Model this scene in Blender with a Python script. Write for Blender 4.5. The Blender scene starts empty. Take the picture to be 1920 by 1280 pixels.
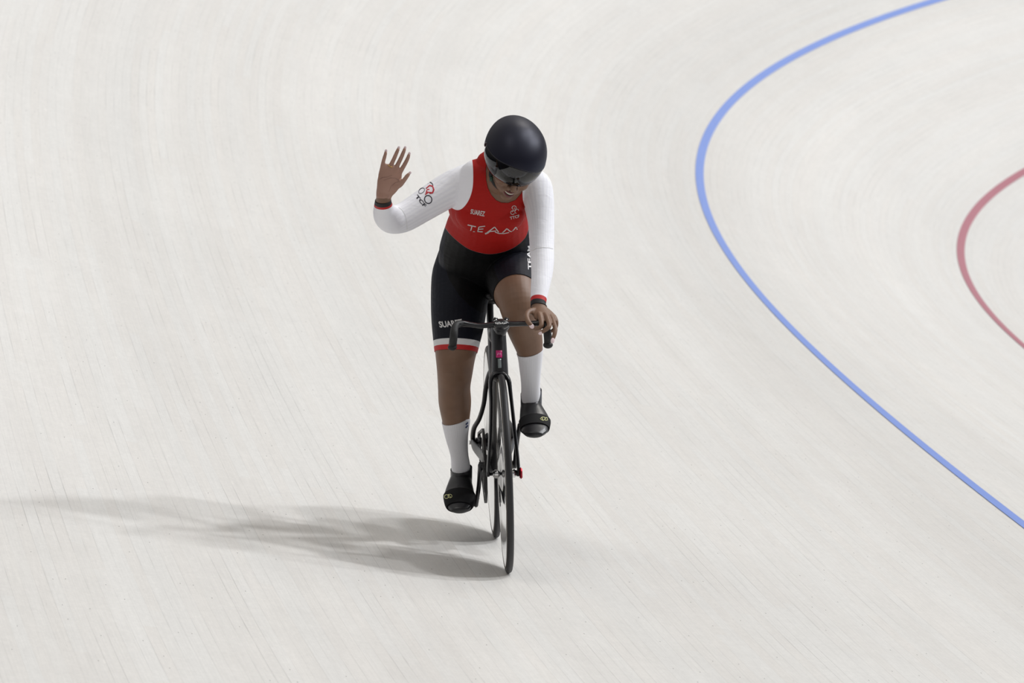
import bpy, bmesh, math, random
import numpy as np
from mathutils import Vector, Matrix
from mathutils.bvhtree import BVHTree

random.seed(4); rng = np.random.default_rng(4)
C = bpy.context.scene.collection
sc = bpy.context.scene
R = math.radians

# ------------------------------------------------------------------ camera
CAM = Vector((34.31774181449358, 64.97791986271841, 4.089689178689228))
YAW, PIT, ROLL, FPX = R(-101.19399745332741), R(-4.87719303496365), R(-3.2195332395749285), 15339.61
Dv = Vector((math.cos(YAW)*math.cos(PIT), math.sin(YAW)*math.cos(PIT), math.sin(PIT)))
Rv = Vector((math.sin(YAW), -math.cos(YAW), 0)); Uv = Rv.cross(Dv)
Rv, Uv = Rv*math.cos(ROLL)+Uv*math.sin(ROLL), Uv*math.cos(ROLL)-Rv*math.sin(ROLL)
cd = bpy.data.cameras.new('camera'); cam = bpy.data.objects.new('camera', cd); C.objects.link(cam)
cam.matrix_world = Matrix(((Rv.x, Uv.x, -Dv.x, CAM.x), (Rv.y, Uv.y, -Dv.y, CAM.y), (Rv.z, Uv.z, -Dv.z, CAM.z), (0, 0, 0, 1)))
cd.sensor_width = 36; cd.lens = FPX*36/1920; cd.clip_end = 400
cd.dof.use_dof = True; cd.dof.focus_distance = 27.6; cd.dof.aperture_fstop = 11
sc.camera = cam
sc.view_settings.view_transform = 'Standard'; sc.view_settings.look = 'None'
sc.view_settings.gamma = 1; sc.view_settings.use_curve_mapping = False
sc.view_settings.exposure = 0.02

# ------------------------------------------------------------------ hall light
w = bpy.data.worlds.new('hall'); sc.world = w; w.use_nodes = True
nt = w.node_tree; nt.nodes.clear()
wo = nt.nodes.new('ShaderNodeOutputWorld'); bg = nt.nodes.new('ShaderNodeBackground')
tc = nt.nodes.new('ShaderNodeTexCoord'); sp = nt.nodes.new('ShaderNodeSeparateXYZ'); cr = nt.nodes.new('ShaderNodeValToRGB')
nt.links.new(tc.outputs['Generated'], sp.inputs[0]); nt.links.new(sp.outputs['Z'], cr.inputs[0])
nt.links.new(cr.outputs[0], bg.inputs['Color']); nt.links.new(bg.outputs[0], wo.inputs[0])
cr.color_ramp.elements[0].position = 0.0; cr.color_ramp.elements[0].color = (0.10, 0.10, 0.115, 1)
cr.color_ramp.elements[1].position = 0.55; cr.color_ramp.elements[1].color = (1.0, 0.97, 0.93, 1)
bg.inputs['Strength'].default_value = 0.44

# frame of the bicycle: origin where the front tyre meets the track, x to the rider's left, y backwards, z up
P0 = Vector((29.076312754956056, 38.205179120640146, 0.9865897619167345))
YB = Vector((-0.15427894105318343, -0.987856348108871, 0.018380529059672347)).normalized()
up = Vector((0, 0, 1)); up = (up - YB*up.dot(YB)).normalized(); sd = YB.cross(up); lean = R(1.15)
ZB = up*math.cos(lean)+sd*math.sin(lean); XB = YB.cross(ZB)
M = Matrix(((XB.x, YB.x, ZB.x, P0.x), (XB.y, YB.y, ZB.y, P0.y), (XB.z, YB.z, ZB.z, P0.z), (0, 0, 0, 1)))
MI = M.inverted()

def lamp(name, kind, energy, direction, color=(1, 1, 1), angle=4):
    """hall floodlight bank far off in local direction (towards the lamp)"""
    l = bpy.data.lights.new(name, kind); l.energy = energy; l.color = color
    o = bpy.data.objects.new(name, l); C.objects.link(o)
    d = (M.to_3x3() @ Vector(direction)).normalized()
    o.location = P0 + d*30; o.rotation_euler = (-d).to_track_quat('-Z', 'Y').to_euler()
    l.angle = R(angle)
    return o
for k_, (d_, e_) in enumerate([((.84, .28, .46), .58), ((.82, .08, .64), .80), ((.70, .36, .84), .74), ((.60, .10, 1.10), .62)]):
    lamp('infield_floodlights', 'SUN', e_, d_, (0.96, 0.975, 1.0), 4.2)
lamp('far_floodlights', 'SUN', 0.30, (-0.25, -0.35, 0.95), (1, 0.97, 0.93), 14)
lamp('back_floodlights', 'SUN', 0.40, (0.35, 0.75, 0.85), (1, 0.96, 0.90), 14)

# ------------------------------------------------------------------ materials
def mat(name, col, rough=0.5, metal=0.0, spec=0.5, coat=0.0, noise=0.0, nscale=60, sheen=0, coatr=0.05, bump=0.0):
    m = bpy.data.materials.new(name); m.use_nodes = True; n = m.node_tree.nodes; L = m.node_tree.links
    b = n['Principled BSDF']
    b.inputs['Base Color'].default_value = (*col, 1); b.inputs['Roughness'].default_value = rough
    b.inputs['Metallic'].default_value = metal; b.inputs['Specular IOR Level'].default_value = spec
    b.inputs['Coat Weight'].default_value = coat; b.inputs['Coat Roughness'].default_value = coatr
    if sheen: b.inputs['Sheen Weight'].default_value = sheen
    if noise or bump:
        t = n.new('ShaderNodeTexCoord'); z = n.new('ShaderNodeTexNoise'); z.inputs['Scale'].default_value = nscale
        L.new(t.outputs['Object'], z.inputs['Vector'])
        if noise:
            mx = n.new('ShaderNodeMix'); mx.data_type = 'RGBA'; mx.blend_type = 'MULTIPLY'; mx.inputs[0].default_value = 1
            mr = n.new('ShaderNodeMapRange'); mr.inputs['To Min'].default_value = 1-noise; mr.inputs['To Max'].default_value = 1+noise
            L.new(z.outputs['Fac'], mr.inputs['Value']); mx.inputs[6].default_value = (*col, 1)
            L.new(mr.outputs[0], mx.inputs[7]); L.new(mx.outputs[2], b.inputs['Base Color'])
        if bump:
            bp = n.new('ShaderNodeBump'); bp.inputs['Strength'].default_value = bump; bp.inputs['Distance'].default_value = .002
            L.new(z.outputs['Fac'], bp.inputs['Height']); L.new(bp.outputs[0], b.inputs['Normal'])
    return m
SKIN = mat('skin', (.198, .112, .070), .5, spec=.4, noise=.16, nscale=22)
n = SKIN.node_tree.nodes; L = SKIN.node_tree.links
pa = n.new('ShaderNodeAttribute'); pa.attribute_name = 'palm'; pm = n.new('ShaderNodeMix'); pm.data_type = 'RGBA'
for l_ in list(L):
    if l_.to_socket.name == 'Base Color': src_ = l_.from_socket; L.remove(l_); L.new(src_, pm.inputs[6])
tint = n.new('ShaderNodeMix'); tint.data_type = 'RGBA'; tint.blend_type = 'MULTIPLY'; tint.inputs[0].default_value = 1; tint.inputs[7].default_value = (2.0, 2.05, 2.5, 1)
L.new(src_, tint.inputs[6]); L.new(tint.outputs[2], pm.inputs[7]); L.new(pa.outputs['Fac'], pm.inputs[0]); L.new(pm.outputs[2], n['Principled BSDF'].inputs['Base Color'])
LIP = mat('lip', (.16, .045, .045), .4)
TEETH = mat('tooth', (.62, .60, .50), .35)
DARK = mat('mouth_dark', (.02, .008, .008), .7)
NAIL = mat('nail_polish', (.85, .68, .70), .25, spec=.6)
GOLD = mat('gold', (.75, .52, .16), .25, metal=1)
CARBON = mat('gloss_carbon', (.008, .008, .010), .30, spec=.4, coat=.15)
MATTE = mat('matte_carbon', (.009, .009, .011), .40, spec=.35, noise=.25, nscale=40)
GLOSS = mat('mirror_carbon', (.010, .010, .012), .07, spec=.5, coat=.6)
TYRE = mat('tyre_rubber', (.009, .009, .011), .55, noise=.2, nscale=90)
TYRED = mat('sidewall', (.12, .10, .075), .5)
TAPE = mat('bar_tape', (.012, .012, .012), .62, bump=.5, nscale=260)
STEEL = mat('polished_steel', (.62, .62, .62), .22, metal=1)
DSTEEL = mat('dark_steel', (.10, .10, .11), .35, metal=1)
BSTEEL = mat('black_steel', (.022, .021, .021), .38, metal=.7)
REDAN = mat('red_anodised', (.42, .015, .03), .3, metal=.6)
PINK = mat('pink_sticker', (.55, .01, .16), .4)
SILV = mat('silver_sticker', (.22, .25, .25), .35, metal=.5)
WHITE = mat('white_print', (.80, .80, .80), .6)
GREYP = mat('grey_print', (.62, .58, .57), .6)
REDP = mat('red_print', (.55, .015, .03), .6)
BLACKP = mat('black_print', (.008, .008, .02), .6)
YELP = mat('yellow_print', (.55, .55, .25), .5)
SHOE = mat('shoe_cover', (.012, .012, .014), .34, spec=.6, noise=.2, nscale=30)
STRAPM = mat('strap_webbing', (.006, .006, .007), .75, spec=.2)
REDF = mat('red_cuff', (.50, .012, .012), .62)
BLACKF = mat('black_cuff', (.008, .008, .009), .7)
WHITEF = mat('white_band', (.72, .72, .72), .65)
HAIR = mat('hair', (.012, .008, .006), .55)
EYE = mat('eye', (.5, .5, .48), .2)
GREENS = mat('green_buckle', (.01, .05, .03), .4)
HELM = mat('helmet_shell', (.006, .006, .013), .44, spec=.34)

HELM.node_tree.nodes['Principled BSDF'].inputs['Specular Tint'].default_value = (.78, .80, 1.0, 1)
# tinted visor
VIS = bpy.data.materials.new('visor_glass'); VIS.use_nodes = True
n = VIS.node_tree.nodes; L = VIS.node_tree.links; n.clear()
o_ = n.new('ShaderNodeOutputMaterial'); mx = n.new('ShaderNodeMixShader'); tr = n.new('ShaderNodeBsdfTransparent'); gl = n.new('ShaderNodeBsdfGlossy')
fr = n.new('ShaderNodeFresnel'); fr.inputs[0].default_value = 1.6
tr.inputs[0].default_value = (.30, .305, .34, 1); gl.inputs['Roughness'].default_value = .05
L.new(fr.outputs[0], mx.inputs[0]); L.new(tr.outputs[0], mx.inputs[1]); L.new(gl.outputs[0], mx.inputs[2]); L.new(mx.outputs[0], o_.inputs[0])

def knit(name, col, freq, amt, rough=.7, axis='z', attr=None):
    """fabric with fine ribs"""
    m = mat(name, col, rough, spec=.25, sheen=.15); n = m.node_tree.nodes; L = m.node_tree.links; b = n['Principled BSDF']
    t = n.new('ShaderNodeAttribute'); t.attribute_name = 'rib'
    s = n.new('ShaderNodeMath'); s.operation = 'MULTIPLY'; s.inputs[1].default_value = freq
    L.new(t.outputs['Fac'], s.inputs[0])
    q = n.new('ShaderNodeMath'); q.operation = 'SINE'; L.new(s.outputs[0], q.inputs[0])
    mr = n.new('ShaderNodeMapRange'); mr.inputs['From Min'].default_value = -1; mr.inputs['To Min'].default_value = 1-amt
    L.new(q.outputs[0], mr.inputs['Value'])
    mm = n.new('ShaderNodeMix'); mm.data_type = 'RGBA'; mm.blend_type = 'MULTIPLY'; mm.inputs[0].default_value = 1; mm.inputs[6].default_value = (*col, 1)
    L.new(mr.outputs[0], mm.inputs[7]); L.new(mm.outputs[2], b.inputs['Base Color'])
    bp = n.new('ShaderNodeBump'); bp.inputs['Strength'].default_value = .15; bp.inputs['Distance'].default_value = .0008
    L.new(q.outputs[0], bp.inputs['Height']); L.new(bp.outputs[0], b.inputs['Normal'])
    return m
SOCK = knit('ribbed_sock', (.80, .80, .84), 44, .05)

# skinsuit: colour panels come from signed fields stored on the mesh
SUIT = mat('skinsuit_fabric', (.8, .8, .8), .6, spec=.16); n = SUIT.node_tree.nodes; L = SUIT.node_tree.links; b = n['Principled BSDF']
def attr(name):
    a = n.new('ShaderNodeAttribute'); a.attribute_name = name; return a.outputs['Fac']
def step(sock, w_=.0006):
    mr = n.new('ShaderNodeMapRange'); mr.inputs['From Min'].default_value = -w_; mr.inputs['From Max'].default_value = w_
    L.new(sock, mr.inputs['Value']); return mr.outputs[0]
def mixc(f, a, b_):
    m_ = n.new('ShaderNodeMix'); m_.data_type = 'RGBA'
    L.new(f, m_.inputs[0])
    for k, v in ((6, a), (7, b_)):
        if isinstance(v, tuple): m_.inputs[k].default_value = (*v, 1)
        else: L.new(v, m_.inputs[k])
    return m_.outputs[2]
sl = n.new('ShaderNodeMath'); sl.operation = 'SINE'; s2 = n.new('ShaderNodeMath'); s2.operation = 'MULTIPLY'; s2.inputs[1].default_value = 26
L.new(attr('rib'), s2.inputs[0]); L.new(s2.outputs[0], sl.inputs[0])
rm = n.new('ShaderNodeMapRange'); rm.inputs['From Min'].default_value = -1; L.new(sl.outputs[0], rm.inputs['Value'])
whit = mixc(rm.outputs[0], (.86, .86, .91), (.92, .92, .96))
c1 = mixc(step(attr('f_red')), whit, (.40, .012, .009))
c2 = mixc(step(attr('f_black')), c1, (.0075, .0088, .0150))
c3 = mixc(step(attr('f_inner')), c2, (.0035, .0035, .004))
L.new(c3, b.inputs['Base Color'])
bp = n.new('ShaderNodeBump'); bp.inputs['Strength'].default_value = .25; bp.inputs['Distance'].default_value = .001
nz = n.new('ShaderNodeTexNoise'); nz.inputs['Scale'].default_value = 18; nz.inputs['Distortion'].default_value = 1
tcc = n.new('ShaderNodeTexCoord'); mp_ = n.new('ShaderNodeMapping'); mp_.inputs['Scale'].default_value = (1, 1, 2.5)
L.new(tcc.outputs['Object'], mp_.inputs[0]); L.new(mp_.outputs[0], nz.inputs['Vector'])
bp2 = n.new('ShaderNodeBump'); bp2.inputs['Strength'].default_value = .35; bp2.inputs['Distance'].default_value = .006
L.new(nz.outputs['Fac'], bp2.inputs['Height']); L.new(bp2.outputs[0], b.inputs['Normal'])

# ------------------------------------------------------------------ mesh helpers
def obj(name, bm, m=None, parent=None, smooth=True, **props):
    me = bpy.data.meshes.new(name)
    if isinstance(bm, bmesh.types.BMesh):
        bmesh.ops.recalc_face_normals(bm, faces=bm.faces[:]); bm.to_mesh(me); bm.free()
    else:
        me = bm; me.name = name
    if m:
        for q in (m if isinstance(m, (list, tuple)) else [m]): me.materials.append(q)
    if smooth: me.polygons.foreach_set('use_smooth', [True]*len(me.polygons))
    o = bpy.data.objects.new(name, me); C.objects.link(o)
    if parent: o.parent = parent
    else: o.matrix_world = M
    for k, v in props.items(): o[k] = v
    return o

def V(*a): return Vector(a)
def at(px, py, y):
    """point of the bicycle frame seen at a picture point, y metres behind the front axle"""
    d = Dv*FPX + Rv*(px-960) - Uv*(py-640)
    c = MI @ CAM; dl = MI.to_3x3() @ d
    t = (y-c.y)/dl.y
    return c + dl*t
def sc_(y): return (27.45+y)/FPX         # metres per picture pixel at that depth

def catmull(P, n):
    P = [np.array(p, float) for p in P]; out = []
    P = [2*P[0]-P[1]]+P+[2*P[-1]-P[-2]]
    for i in range(1, len(P)-2):
        for k in range(n):
            t = k/n; a, b_, c, d = P[i-1], P[i], P[i+1], P[i+2]
            out.append(.5*((2*b_)+(-a+c)*t+(2*a-5*b_+4*c-d)*t*t+(-a+3*b_-3*c+d)*t**3))
    out.append(P[-2]); return out

def tube(bm, pts, rad, ref=(1, 0, 0), seg=20, cap=True, n=1, round_=True):
    """pts: list of 3-vectors; rad: list of r or (ra, rb); ref: direction of the ra axis"""
    rows = [(*p, *(r if isinstance(r, (tuple, list)) else (r, r))) for p, r in zip(pts, rad)]
    if n > 1: rows = catmull(rows, n)
    rows = [np.array(r, float) for r in rows]
    ce = [Vector(r[:3]) for r in rows]; rings = []
    T = []
    for i in range(len(ce)):
        t = (ce[min(i+1, len(ce)-1)]-ce[max(i-1, 0)]).normalized(); T.append(t)
    def ring(c, t, ra, rb):
        a = Vector(ref); a = a-t*a.dot(t)
        if a.length < 1e-4: a = Vector((0, 1, 0)) - t*t.y
        a.normalize(); b_ = t.cross(a)
        return [bm.verts.new(c+a*(math.cos(2*math.pi*k/seg)*ra)+b_*(math.sin(2*math.pi*k/seg)*rb)) for k in range(seg)]
    if round_ and cap:
        r0 = rows[0]; rr = min(r0[3], r0[4])
        for f in (88, 65, 40, 20): rings.append(ring(ce[0]-T[0]*rr*math.sin(R(f))*.9, T[0], r0[3]*math.cos(R(f)), r0[4]*math.cos(R(f))))
    for i in range(len(ce)): rings.append(ring(ce[i], T[i], rows[i][3], rows[i][4]))
    if round_ and cap:
        r0 = rows[-1]; rr = min(r0[3], r0[4])
        for f in (20, 40, 65, 88): rings.append(ring(ce[-1]+T[-1]*rr*math.sin(R(f))*.9, T[-1], r0[3]*math.cos(R(f)), r0[4]*math.cos(R(f))))
    for a, b_ in zip(rings, rings[1:]):
        for k in range(seg): bm.faces.new((a[k], a[(k+1) % seg], b_[(k+1) % seg], b_[k]))
    if cap:
        bm.faces.new(rings[0][::-1]); bm.faces.new(rings[-1])
    return ce

def ell(bm, c, r, rot=None, seg=24):
    res = bmesh.ops.create_uvsphere(bm, u_segments=seg, v_segments=seg*2//3, radius=1)
    m = Matrix.Translation(c) @ (rot.to_4x4() if rot else Matrix.Identity(4)) @ Matrix.Diagonal((*r, 1))
    bmesh.ops.transform(bm, matrix=m, verts=res['verts'])

def box(bm, c, s, rot=None):
    res = bmesh.ops.create_cube(bm, size=1)
    m = Matrix.Translation(c) @ (rot.to_4x4() if rot else Matrix.Identity(4)) @ Matrix.Diagonal((*s, 1))
    bmesh.ops.transform(bm, matrix=m, verts=res['verts'])

def cyl(bm, a, b_, r, seg=24): tube(bm, [a, b_], [r, r], ref=(.3, .5, .8), seg=seg, round_=False)

def lathe_x(bm, prof, c, seg=96, closed=False):
    """profile of (x, r) spun about the x axis through c"""
    rings = []
    for x, r in prof:
        rings.append([bm.verts.new((c[0]+x, c[1]+r*math.cos(2*math.pi*k/seg), c[2]+r*math.sin(2*math.pi*k/seg))) for k in range(seg)])
    pr = list(zip(rings, rings[1:])) + ([(rings[-1], rings[0])] if closed else [])
    for a, b_ in pr:
        for k in range(seg): bm.faces.new((a[k], a[(k+1) % seg], b_[(k+1) % seg], b_[k]))
    if not closed:
        bm.faces.new(rings[0][::-1]); bm.faces.new(rings[-1])

def baked(bm, voxel=None, smooth=0, sub=0):
    """evaluate modifiers and hand back a mesh"""
    me = bpy.data.meshes.new('tmp'); bm.to_mesh(me); bm.free()
    o = bpy.data.objects.new('tmp', me); C.objects.link(o)
    if voxel:
        md = o.modifiers.new('r', 'REMESH'); md.mode = 'VOXEL'; md.voxel_size = voxel; md.adaptivity = 0
    if smooth:
        md = o.modifiers.new('s', 'SMOOTH'); md.iterations = smooth; md.factor = .5
    if sub:
        md = o.modifiers.new('u', 'SUBSURF'); md.levels = sub; md.render_levels = sub
    dg = bpy.context.evaluated_depsgraph_get(); dg.update()
    out = bpy.data.meshes.new_from_object(o.evaluated_get(dg))
    bpy.data.objects.remove(o); bpy.data.meshes.remove(me)
    return out

# ------------------------------------------------------------------ the banked track
TR, TA, TT, B0, B1, DA, DT = 21.23305481410353, 31.37259801313138, 33.28750157551375, 10.735411795042396, 44.86913986660099, -1.3516483749273678, 1.5411276623023515
S = np.linspace(-60, 75, 5401); ds = S[1]-S[0]
def wf(s, a, t):
    x = np.clip((a+t/2-np.abs(s))/t, 0, 1); return x*x*(3-2*x)
th = np.cumsum(wf(S, TA, TT)/TR)*ds; th -= np.interp(0, S, th)
X = np.cumsum(np.cos(th))*ds; Y = np.cumsum(np.sin(th))*ds; X -= np.interp(0, S, X); Y -= np.interp(0, S, Y)
BE = np.radians(B0+(B1-B0)*wf(S, TA+DA, TT*DT))
def tpos(s, u, lift=0.0):
    x, y, t, be = (np.interp(s, S, q) for q in (X, Y, th, BE))
    c = u*math.cos(be)-lift*math.sin(be)
    return (float(x+math.sin(t)*c), float(y-math.cos(t)*c), float(u*math.sin(be)+lift*math.cos(be)))
def strip(name, us, s0, s1, m, lift=0.0, step_=.25, kind='structure', parent=None, flat=False, **props):
    ns = int((s1-s0)/step_)+1; ss = np.linspace(s0, s1, ns)
    vs = []; uv = []
    for s in ss:
        for u in us:
            p = tpos(s, u, lift)
            if flat and u < 0:
                be = 0; x, y, t = (float(np.interp(s, S, q)) for q in (X, Y, th)); p = (x+math.sin(t)*u, y-math.cos(t)*u, lift)
            vs.append(p); uv.append((s, u))
    nu = len(us)
    fs = [(i*nu+j, (i+1)*nu+j, (i+1)*nu+j+1, i*nu+j+1) for i in range(ns-1) for j in range(nu-1)]
    me = bpy.data.meshes.new(name); me.from_pydata(vs, [], fs)
    ul = me.uv_layers.new(name='track'); li = np.empty(len(me.loops), int); me.loops.foreach_get('vertex_index', li)
    ul.data.foreach_set('uv', np.array(uv)[li].ravel())
    me.materials.append(m); me.polygons.foreach_set('use_smooth', [True]*len(me.polygons))
    o = bpy.data.objects.new(name, me); C.objects.link(o)
    if parent: o.parent = parent
    else: o['kind'] = kind
    for k, v in props.items(): o[k] = v
    return o

WOOD = bpy.data.materials.new('pale_laths'); WOOD.use_nodes = True
n = WOOD.node_tree.nodes; L = WOOD.node_tree.links; b = n['Principled BSDF']
uvn = n.new('ShaderNodeUVMap'); uvn.uv_map = 'track'; sx = n.new('ShaderNodeSeparateXYZ'); L.new(uvn.outputs[0], sx.inputs[0])
def math_(op, a, b_=None, c=None):
    q = n.new('ShaderNodeMath'); q.operation = op
    for k, v in enumerate((a, b_, c)):
        if v is None: continue
        if isinstance(v, (int, float)): q.inputs[k].default_value = v
        else: L.new(v, q.inputs[k])
    return q.outputs[0]
def comb(x, y, z=0):
    q = n.new('ShaderNodeCombineXYZ')
    for k, v in enumerate((x, y, z)):
        if isinstance(v, (int, float)): q.inputs[k].default_value = v
        else: L.new(v, q.inputs[k])
    return q.outputs[0]
def noise_(vec, scale=1, detail=2, rough=.5):
    q = n.new('ShaderNodeTexNoise'); q.inputs['Scale'].default_value = scale; q.inputs['Detail'].default_value = detail; q.inputs['Roughness'].default_value = rough
    L.new(vec, q.inputs['Vector']); return q.outputs['Fac']
def rnd(vec):
    q = n.new('ShaderNodeTexWhiteNoise'); q.noise_dimensions = '3D'; L.new(vec, q.inputs['Vector']); return q.outputs['Value']
def mr_(v, a, b_, c, d):
    q = n.new('ShaderNodeMapRange'); L.new(v, q.inputs['Value'])
    for k, x in zip(('From Min', 'From Max', 'To Min', 'To Max'), (a, b_, c, d)): q.inputs[k].default_value = x
    return q.outputs[0]
su, uu = sx.outputs['X'], sx.outputs['Y']
LW = .042
row = math_('FLOOR', math_('DIVIDE', uu, LW)); fru = math_('FRACT', math_('DIVIDE', uu, LW))
r1 = rnd(comb(row, 3.1)); seglen = math_('ADD', math_('DIVIDE', su, 4.6), math_('MULTIPLY', r1, 7.3)); cell = math_('FLOOR', seglen)
r2 = rnd(comb(row, cell, 5.7)); r3 = rnd(comb(row, cell, 9.2))
edge = math_('MINIMUM', fru, math_('SUBTRACT', 1, fru))               # 0 at a joint
gap = mr_(edge, .0, .055, 1, 0)
gapn = mr_(noise_(comb(math_('MULTIPLY', su, 1.1), math_('MULTIPLY', row, 3.7)), 1, 3), .42, .68, .06, 1)
gapv = math_('MULTIPLY', math_('MULTIPLY', gap, mr_(r3, .1, 1, .15, 1)), gapn)
tone = mr_(r2, 0, 1, .975, 1.012)
grain = mr_(noise_(comb(math_('MULTIPLY', su, 1.6), math_('MULTIPLY', uu, 170)), 1, 4, .6), .3, .7, .945, 1.03)
fine = mr_(noise_(comb(math_('MULTIPLY', su, 22), math_('MULTIPLY', uu, 80)), 1, 5, .75), .3, .7, .95, 1.035)
wear = mr_(noise_(comb(math_('MULTIPLY', su, .16), math_('MULTIPLY', uu, 1.5)), 1, 5, .6), .3, .7, .945, 1.02)
band = mr_(noise_(comb(math_('MULTIPLY', su, .05), math_('MULTIPLY', uu, 6)), 1, 3, .6), .3, .7, .965, 1.02)
spl = mr_(noise_(comb(math_('MULTIPLY', su, 2.2), math_('MULTIPLY', uu, 2.6)), 1, 6, .7), .35, .65, .985, 1.012)
# nail heads, one per lath at some joists
js = math_('DIVIDE', su, .31); jc = math_('FLOOR', js); jf = math_('FRACT', js)
rn = rnd(comb(row, jc, 1.3)); rn2 = rnd(comb(row, jc, 8.8))
dx_ = math_('MULTIPLY', math_('SUBTRACT', jf, math_('MULTIPLY_ADD', rn2, .25, .3)), .31); dy_ = math_('MULTIPLY', math_('SUBTRACT', fru, .5), LW)
dd = math_('SQRT', math_('ADD', math_('POWER', math_('MULTIPLY', dx_, .16), 2), math_('POWER', dy_, 2)))
nail = math_('MULTIPLY', mr_(dd, .0010, .0020, 1, 0), math_('GREATER_THAN', rn, .87))
scr = n.new('ShaderNodeTexNoise'); scr.inputs['Scale'].default_value = 1; scr.inputs['Detail'].default_value = 3; L.new(comb(math_('MULTIPLY', su, 5), math_('MULTIPLY', uu, 26), 4.), scr.inputs['Vector'])
chalk = mr_(scr.outputs['Fac'], .70, .80, 0, .10)
val = math_('MULTIPLY', math_('MULTIPLY', math_('MULTIPLY', tone, grain), math_('MULTIPLY', fine, wear)), math_('MULTIPLY', band, spl))
val = math_('MULTIPLY', val, mr_(noise_(comb(math_('MULTIPLY', su, 12), math_('MULTIPLY', uu, 34), 1.7), 1, 5, .7), .3, .7, .965, 1.03))
val = math_('ADD', val, chalk)
flk = noise_(comb(math_('MULTIPLY', su, 9), math_('MULTIPLY', uu, 150), 7.7), 1, 3, .7); flm = noise_(comb(math_('MULTIPLY', su, .7), math_('MULTIPLY', uu, 3), 2.2), 1, 3)
val = math_('MULTIPLY', val, math_('SUBTRACT', 1, math_('MULTIPLY', mr_(flk, .66, .76, 0, .30), mr_(flm, .45, .65, .15, 1))))
val = math_('MULTIPLY', val, math_('SUBTRACT', 1, math_('MULTIPLY', gapv, .52)))
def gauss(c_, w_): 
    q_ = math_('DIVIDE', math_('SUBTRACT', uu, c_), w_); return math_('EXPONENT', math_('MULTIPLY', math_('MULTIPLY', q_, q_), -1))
dark_bands = math_('ADD', math_('MULTIPLY', gauss(2.75, .42), .075), math_('MULTIPLY', mr_(uu, .2, 1.3, 1, 0), .11))  # colour darkened just above the blue line and towards the foot of the bank
val = math_('MULTIPLY', val, math_('SUBTRACT', 1, dark_bands))
val = math_('MULTIPLY', val, math_('SUBTRACT', 1, math_('MULTIPLY', nail, .72)))
cc = n.new('ShaderNodeMix'); cc.data_type = 'RGBA'; cc.inputs[6].default_value = (.715, .694, .662, 1); cc.inputs[7].default_value = (.700, .690, .666, 1)
L.new(r2, cc.inputs[0])
vm = n.new('ShaderNodeVectorMath'); vm.operation = 'SCALE'; L.new(cc.outputs[2], vm.inputs[0]); L.new(val, vm.inputs['Scale'])
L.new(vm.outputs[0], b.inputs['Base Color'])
b.inputs['Roughness'].default_value = .42; b.inputs['Specular IOR Level'].default_value = .35
bpn = n.new('ShaderNodeBump'); bpn.inputs['Strength'].default_value = .12; bpn.inputs['Distance'].default_value = .002
L.new(val, bpn.inputs['Height']); L.new(bpn.outputs[0], b.inputs['Normal'])

def paint(name, col, rough=.45):
    m = mat(name, col, rough, spec=.35); n = m.node_tree.nodes; L = m.node_tree.links; b = n['Principled BSDF']
    u = n.new('ShaderNodeUVMap'); u.uv_map = 'track'; mp = n.new('ShaderNodeMapping'); mp.inputs['Scale'].default_value = (2, 90, 1)
    z = n.new('ShaderNodeTexNoise'); z.inputs['Scale'].default_value = 1; L.new(u.outputs[0], mp.inputs[0]); L.new(mp.outputs[0], z.inputs['Vector'])
    q = n.new('ShaderNodeMapRange'); q.inputs['To Min'].default_value = .9; q.inputs['To Max'].default_value = 1.1; L.new(z.outputs['Fac'], q.inputs['Value'])
    v = n.new('ShaderNodeVectorMath'); v.operation = 'SCALE'; v.inputs[0].default_value = col; L.new(q.outputs[0], v.inputs['Scale']); L.new(v.outputs[0], b.inputs['Base Color'])
    return m
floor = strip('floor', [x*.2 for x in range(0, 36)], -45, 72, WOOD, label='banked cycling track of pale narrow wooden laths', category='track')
strip('blue_line', [2.475, 2.5, 2.525], -45, 72, paint('blue_paint', (.165, .265, .640)), .0025, .125, parent=floor, label='blue painted line curving around the bank')
strip('red_line', [.845, .87, .895], -45, 72, paint('red_paint', (.37, .115, .155)), .0025, .125, parent=floor, label='red painted line lower down the bank')
strip('black_line', [.0, .025, .05], -45, 72, paint('black_paint', (.02, .02, .02)), .0025, .125, parent=floor, label='black painted line along the foot of the bank')

strip('floor_apron', [-1.3, -.65, 0], -45, 72, paint('apron_paint', (.16, .33, .60)), flat=True)
strip('floor_infield', [-14, -7, -1.3], -45, 72, mat('infield_floor', (.42, .42, .43), .5, noise=.05, nscale=2), -.01, .5, flat=True)
def boards(s0, s1):
    me = bpy.data.meshes.new('wall_outer'); vs = []; ss = np.linspace(s0, s1, int((s1-s0)/.5)+1)
    for s_ in ss:
        a = tpos(s_, 7.0); b_ = tpos(s_, 7.04)
        vs += [(a[0], a[1], a[2]-.02), (a[0], a[1], a[2]+.82), (b_[0], b_[1], b_[2]+.82), (b_[0], b_[1], b_[2]-.02)]
    fs = [(i*4+j, i*4+j+1, i*4+j+5, i*4+j+4) for i in range(len(ss)-1) for j in range(3)]
    me.from_pydata(vs, [], fs); me.materials.append(mat('board_panels', (.66, .66, .67), .4, noise=.04, nscale=3))
    o = bpy.data.objects.new('wall_outer', me); C.objects.link(o); o['kind'] = 'structure'
boards(-45, 51)

# ------------------------------------------------------------------ bicycle
bike = bpy.data.objects.new('track_bicycle', None); C.objects.link(bike); bike.matrix_world = M
bike['label'] = 'black track bicycle with disc wheels ridden on the pale banked track'; bike['category'] = 'bicycle'
WB, WR = .950, .334

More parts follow.
